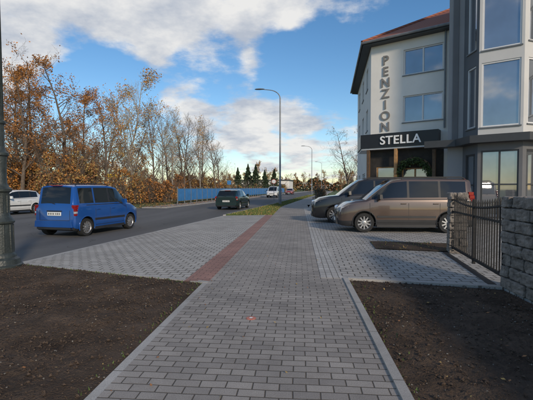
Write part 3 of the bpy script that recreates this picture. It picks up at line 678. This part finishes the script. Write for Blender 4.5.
# ------------------------------------------------------------ trees
def tree_mesh(name,seed,H,r0,nb,leaves,lsz,barkm,up=.35,spread=1.0,start=.22,ls=(0,1,2),thr=-.12,maxlv=3):
    rnd=random.Random(seed); a=Acc(); tips=[]
    def br(p,d,ln,r,lv):
        n=[10,5,4,3,2][lv]; k=[8,5,3,3,3][lv]; pts=[p]; rs=[r]; q=p.copy(); dd=d.copy()
        for i in range(n):
            w=[.06,.16,.24,.3,.3][lv]
            dd=(dd+Vector((rnd.gauss(0,w),rnd.gauss(0,w),rnd.gauss(0,w*.6)+up*.14*(lv>0)))).normalized()
            q=q+dd*(ln/n); pts.append(q.copy()); rs.append(max(.006,r*(1-.85*(i+1)/n)))
            if lv>=min(2,maxlv): tips.append(q.copy())
        a.tube(pts,rs,k,0,cap=False)
        if lv>=maxlv: return
        cn=[nb,6,5,4][lv]
        for c in range(cn):
            t=start+(1-start)*(c+rnd.random()*.7)/cn if lv==0 else .2+.8*(c+rnd.random())/cn
            t=min(t,.98); i=int(t*n); ft=t*n-i; pp=pts[i].lerp(pts[min(i+1,n)],ft)
            ax=(pts[min(i+1,n)]-pts[i]).normalized(); an=rnd.uniform(0,6.283)
            s=ax.cross(Vector((math.cos(an),math.sin(an),.3))).normalized()
            cd=(ax*(.75 if lv else .55)+s*spread*rnd.uniform(.6,1)).normalized()
            if lv==0: cl=H*rnd.uniform(.24,.36)*(1.15-.75*t)
            else: cl=ln*rnd.uniform(.38,.6)
            br(pp,cd,cl,max(.007,rs[i]*rnd.uniform(.4,.6)),lv+1)
    br(Vector((0,0,-.2)),Vector((0,0,1)),H,r0,0)
    for _ in range(leaves):
        t=rnd.choice(tips); p=t+Vector((rnd.gauss(0,.2),rnd.gauss(0,.2),rnd.gauss(0,.2)))
        if noise.noise(p*.5+Vector((seed,0,0)))<thr: continue
        a.leaf(p,lsz*rnd.uniform(.6,1.3),1+rnd.choice(ls))
    me=bpy.data.meshes.new(name); me.from_pydata(a.v,[],a.f)
    for m in(barkm,M['lf1'],M['lf2'],M['lf3'],M['gr1']): me.materials.append(m)
    me.polygons.foreach_set('material_index',a.i); me.update(); return me
T={}
T['oak']=tree_mesh('t_oak',1,15,.24,22,11000,.105,M['bark'],ls=(0,0,1),thr=-.05)
T['oak2']=tree_mesh('t_oak2',2,14,.22,20,4200,.10,M['bark'],ls=(0,1,1),thr=-.02)
T['birch']=tree_mesh('t_birch',3,12,.14,22,4200,.09,M['birchbark'],up=.6,spread=.75,ls=(0,2,2),thr=0)
T['bare']=tree_mesh('t_bare',4,11,.14,22,300,.08,M['bark'],up=.7,spread=.7)
T['bare2']=tree_mesh('t_bare2',5,10,.15,20,150,.08,M['bark'],up=.35,spread=1)
T['poplar']=tree_mesh('t_pop',6,12,.12,24,2200,.08,M['birchbark'],up=1.2,spread=.55,ls=(2,2,0),thr=0)
T['fara']=tree_mesh('t_fara',7,11,.16,16,900,.22,M['bark'],ls=(1,1,2),maxlv=2)
T['farb']=tree_mesh('t_farb',8,12,.16,18,300,.2,M['bark'],ls=(1,2,2),maxlv=2,up=.8,spread=.7)
def put(name,k,x,y,s=1,rz=None,parent=None):
    o=bpy.data.objects.new(name,T[k]); COL.objects.link(o); o.location=(x,y,-.1); o.scale=(s,s,s*random.uniform(.95,1.08)); o.rotation_euler=(0,0,random.uniform(0,6.28) if rz is None else rz)
    if parent: o.parent=parent
    return o
put('oak_tree','oak2',-25.6,33.5,.92); put('oak_tree','oak2',-23.4,35.5,1.0); put('oak_tree','oak',-29.5,38,.95)
put('oak_tree','oak',-27,36.5,.70); put('oak_tree','oak',-22.6,37,.55)
put('oak_tree','oak2',-31,42,1.1); put('oak_tree','oak2',-21.0,40,.80); put('oak_tree','oak',-25,43,.85)
put('birch_tree','birch',-20.6,44,1.2); put('birch_tree','birch',-19.0,43,.95); put('bare_tree','bare',-17.2,45,1.0)
put('birch_tree','poplar',-15.9,47,.85); put('bare_tree','bare',-15.3,50,.95); put('bare_tree','bare2',-14.6,52,1.0)
put('birch_tree','poplar',-14.2,55,.90); put('bare_tree','bare',-12.8,58,.9); put('bare_tree','bare',-13.3,64,.95)
put('birch_tree','poplar',-17.8,49,.9); put('bare_tree','bare',-16.5,54,1.05); put('bare_tree','bare',-15.2,60,1.05)
put('bare_tree','bare',-19,55,1.1); put('bare_tree','bare2',-23,52,1.2); put('birch_tree','birch',-26,50,1.2)
put('bare_tree','bare2',6.6,50,.95); put('bare_tree','bare',8.6,56,.9); put('bare_tree','bare2',9,46,.8)
g=empty('distant_trees')
rn=random.Random(11)
for i in range(70):
    y=rn.uniform(115,260); t=rn.uniform(-1,1)
    x=R(y)+(rn.uniform(-75,-12) if t<.2 else rn.uniform(7,45))
    put('tree',rn.choice(['fara','farb']),x,y,rn.uniform(.55,.9),parent=g)
for i in range(50): put('tree',rn.choice(['fara','farb']),-90+i*3.6+rn.uniform(-2,2),285+rn.uniform(-25,25),rn.uniform(.8,1.25),parent=g)
for i in range(26):
    put('tree',rn.choice(['farb','fara']),rn.uniform(-60,-26),rn.uniform(50,100),rn.uniform(.6,.9),parent=g)
def conifer(x,y,h):
    a=Acc(); a.tube([(0,0,0),(0,0,h)],[.15,.02],6,0); r2=random.Random(int(x*10))
    for i in range(2600):
        t=r2.random()**.8; z=h*(.08+.92*t); rr=(1-t)*h*.32*(r2.random()**.5)*(1+.25*math.sin(z*6)); an=r2.uniform(0,6.28)
        a.leaf((rr*math.cos(an),rr*math.sin(an),z-rr*.25),.16,1)
    o=a.obj('conifer_tree',[M['bark'],M['gr2']]); o.location=(x,y,0)
conifer(-15.2,95,6.5); conifer(-12.9,97,7.5); conifer(-10.6,94,7.2); conifer(-9.0,101,6.2); conifer(-7.2,112,7)
def shrubs(name,pts,mats,per,lsz,twigs=True):
    a=Acc(); nm=len(mats)
    for (x,y,r,h) in pts:
        pal=random.choice([(0,0,1),(0,1,1),(1,1,2),(0,2,1),(2,2,1)]) if nm>3 else tuple(range(nm-1))
        for _ in range(int(per*r*h)):
            an=random.uniform(0,6.28); rr=r*random.random()**.45; z=h*random.random()**.75
            rr*=math.sqrt(max(.08,1-(z/h)**2.2))*(1+.3*noise.noise(Vector((x+math.cos(an)*2,y+math.sin(an)*2,z*1.2))))
            p=Vector((x+rr*math.cos(an),y+rr*math.sin(an),z*(1+.25*noise.noise(Vector((x*.7+math.cos(an),y*.7,3.1))))))
            if noise.noise(p*1.1)<-.12: continue
            a.leaf(p,lsz*random.uniform(.6,1.4),random.choice(pal))
        if twigs:
            for _ in range(int(30*r)):
                an=random.uniform(0,6.28); b=Vector((x+random.gauss(0,.2)*r,y+random.gauss(0,.2)*r,-.1)); tip=Vector((x+r*.9*math.cos(an),y+r*.9*math.sin(an),h*random.uniform(.7,1.6)))
                m_=(b+tip)/2+Vector((0,0,h*.15)); a.tube([b,m_,tip],[.025,.015,.006],3,nm-1,cap=False)
    a.obj(name,mats)
pts=[]
for i in range(46):
    y=33+i*.85+random.uniform(-1,1); x=Lf(y)-5.6-random.random()**1*9-max(0,(38-y))*.6
    pts.append((x,y,random.uniform(1.0,2.0),random.uniform(1.2,3.6)))
for i in range(20): pts.append((random.uniform(-34,-20),random.uniform(33,38),random.uniform(1.5,2.4),random.uniform(3,5.5)))
shrubs('autumn_shrubs',pts,[M['lf1'],M['lf2'],M['lf3'],M['bark']],280,.10)
pts=[(R(y)+9.5+random.uniform(-1,2),y,random.uniform(1.2,1.8),random.uniform(1.6,2.6)) for y in [36+i*3 for i in range(14)]]
shrubs('green_hedge',pts,[M['gr1'],M['gr2'],M['bark']],300,.11)
pts=[(R(y)+3.9+random.uniform(-.2,.3),y,random.uniform(.7,1.0),random.uniform(1.0,1.5)) for y in [44,47,50,56,61]]
shrubs('brown_bushes',pts,[M['lf2'],M['gr2'],M['bark']],500,.07)
pts=[(R(y)-15+random.uniform(-3,3),y,random.uniform(2,3.5),random.uniform(1.5,3)) for y in [80+i*6 for i in range(14)]]
shrubs('distant_shrubs',pts,[M['lf2'],M['gr1'],M['lf3'],M['bark']],90,.22)
pts=[(x+random.uniform(-2,2),200+random.uniform(-15,15),random.uniform(4,6),random.uniform(3,6)) for x in range(-60,60,6)]
shrubs('distant_treeline',pts,[M['lf2'],M['gr2'],M['bark']],45,.5,twigs=False)
a=Acc()
for _ in range(8000):
    y=random.uniform(29,70); x=Lf(y)-.4-random.random()**1.3*9; a.leaf((x,y,-.0 if x>Lf(y)-2 else -.12),random.uniform(.04,.09),random.randint(0,2),flat=True)
for _ in range(900):
    y=random.uniform(21,45); x=random.uniform(R(y)+.1,P(y)); a.leaf((x,y,.01),random.uniform(.03,.05),random.randint(0,2),flat=True)
a.obj('leaf_litter',[M['lf1'],M['lf2'],M['lf3']])

# ------------------------------------------------------------ camera
yaw=rad(4.83); pitch=rad(-1.79)
cam=bpy.data.cameras.new('camera'); co=bpy.data.objects.new('camera',cam); COL.objects.link(co)
cam.lens=26.0; cam.sensor_width=36; cam.clip_end=3000; cam.clip_start=.05
co.location=(0,0,1.48); co.rotation_euler=(math.pi/2+pitch,0,yaw); S.camera=co

# ------------------------------------------------------------ light + sky
az,el=rad(150),rad(23)
sd=Vector((math.sin(az)*math.cos(el),math.cos(az)*math.cos(el),math.sin(el)))
sl=bpy.data.lights.new('sun','SUN'); sl.energy=2.7; sl.angle=rad(6); sl.color=(1,.84,.64)
so=bpy.data.objects.new('sun',sl); COL.objects.link(so); so.rotation_euler=sd.to_track_quat('Z','Y').to_euler(); so.location=(20,-20,30)
w=bpy.data.worlds.new('World'); S.world=w; w.use_nodes=True; t=w.node_tree; N=t.nodes; L=t.links; N.clear()
out=N.new('ShaderNodeOutputWorld'); bg=N.new('ShaderNodeBackground'); bg.inputs['Strength'].default_value=.135
sky=N.new('ShaderNodeTexSky'); sky.sky_type='NISHITA'; sky.sun_disc=False; sky.sun_elevation=el; sky.sun_rotation=az; sky.dust_density=.25; sky.ozone_density=2.2
hs=N.new('ShaderNodeHueSaturation'); hs.inputs['Saturation'].default_value=1.22; L.new(sky.outputs[0],hs.inputs['Color']); L.new(hs.outputs[0],bg.inputs[0])
tc=N.new('ShaderNodeTexCoord')
nz=N.new('ShaderNodeVectorMath'); nz.operation='NORMALIZE'; L.new(tc.outputs['Generated'],nz.inputs[0])
sx=N.new('ShaderNodeSeparateXYZ'); L.new(nz.outputs[0],sx.inputs[0])
def math_(op,a,b=None,c=None):
    n=N.new('ShaderNodeMath'); n.operation=op
    for i,q in enumerate((a,b,c)):
        if q is None: continue
        if isinstance(q,(int,float)): n.inputs[i].default_value=q
        else: L.new(q,n.inputs[i])
    return n.outputs[0]
den=math_('ADD',math_('MAXIMUM',sx.outputs[2],0.0),.22)
dv=N.new('ShaderNodeVectorMath'); dv.operation='DIVIDE'; L.new(nz.outputs[0],dv.inputs[0])
cb=N.new('ShaderNodeCombineXYZ'); [L.new(den,cb.inputs[i]) for i in range(3)]; L.new(cb.outputs[0],dv.inputs[1])
def nse(sc,det,off,rough=.6):
    m_=N.new('ShaderNodeMapping'); m_.inputs['Location'].default_value=off; L.new(dv.outputs[0],m_.inputs[0])
    n=N.new('ShaderNodeTexNoise'); n.inputs['Scale'].default_value=sc; n.inputs['Detail'].default_value=det; n.inputs['Roughness'].default_value=rough
    L.new(m_.outputs[0],n.inputs['Vector']); return n.outputs['Fac']
def skydir(px,py):
    x=(px-266.5)/385; z=(200-py)/385; v=Vector((x,1,z)); v.rotate(Matrix.Rotation(pitch,3,'X')); v.rotate(Matrix.Rotation(yaw,3,'Z')); return v.normalized()
dens=nse(1.9,7,(3.1,1.7,.4))
for px,py,ro,am in((60,-60,24,.26),(200,-50,20,.26),(330,-45,12,.17),(225,112,8,.16),(275,140,8,.17),(185,105,5,.10),(15,62,5,.10),(335,155,8,.10),(480,-60,14,-.1),(330,70,8,-.16),(205,68,7,-.26),(110,72,9,-.20),(150,60,6,-.1),(60,130,10,-.05),(300,40,7,-.12)):
    c=skydir(px,py); dp=N.new('ShaderNodeVectorMath'); dp.operation='DOT_PRODUCT'; L.new(nz.outputs[0],dp.inputs[0]); dp.inputs[1].default_value=c
    mr=N.new('ShaderNodeMapRange'); mr.interpolation_type='SMOOTHSTEP'; mr.inputs[1].default_value=math.cos(rad(ro)); mr.inputs[2].default_value=math.cos(rad(ro*.25)); mr.inputs[3].default_value=0; mr.inputs[4].default_value=am
    L.new(dp.outputs['Value'],mr.inputs[0]); dens=math_('ADD',dens,mr.outputs[0])
mk=N.new('ShaderNodeMapRange'); mk.interpolation_type='SMOOTHSTEP'; mk.inputs[1].default_value=.53; mk.inputs[2].default_value=.70; mk.inputs[4].default_value=.97; L.new(dens,mk.inputs[0])
shade=nse(2.6,6,(7.3,2.2,5.1))
cr=N.new('ShaderNodeValToRGB'); cr.color_ramp.elements[0].position=.36; cr.color_ramp.elements[0].color=(.52,.57,.66,1); cr.color_ramp.elements[1].position=.56; cr.color_ramp.elements[1].color=(.93,.92,.90,1)
L.new(shade,cr.inputs[0])
bg2=N.new('ShaderNodeBackground'); bg2.inputs['Strength'].default_value=.92; L.new(cr.outputs[0],bg2.inputs[0])
mxs=N.new('ShaderNodeMixShader'); L.new(mk.outputs[0],mxs.inputs[0]); L.new(bg.outputs[0],mxs.inputs[1]); L.new(bg2.outputs[0],mxs.inputs[2])
L.new(mxs.outputs[0],out.inputs[0])
S.view_settings.view_transform='Standard'; S.view_settings.look='None'; S.view_settings.exposure=0
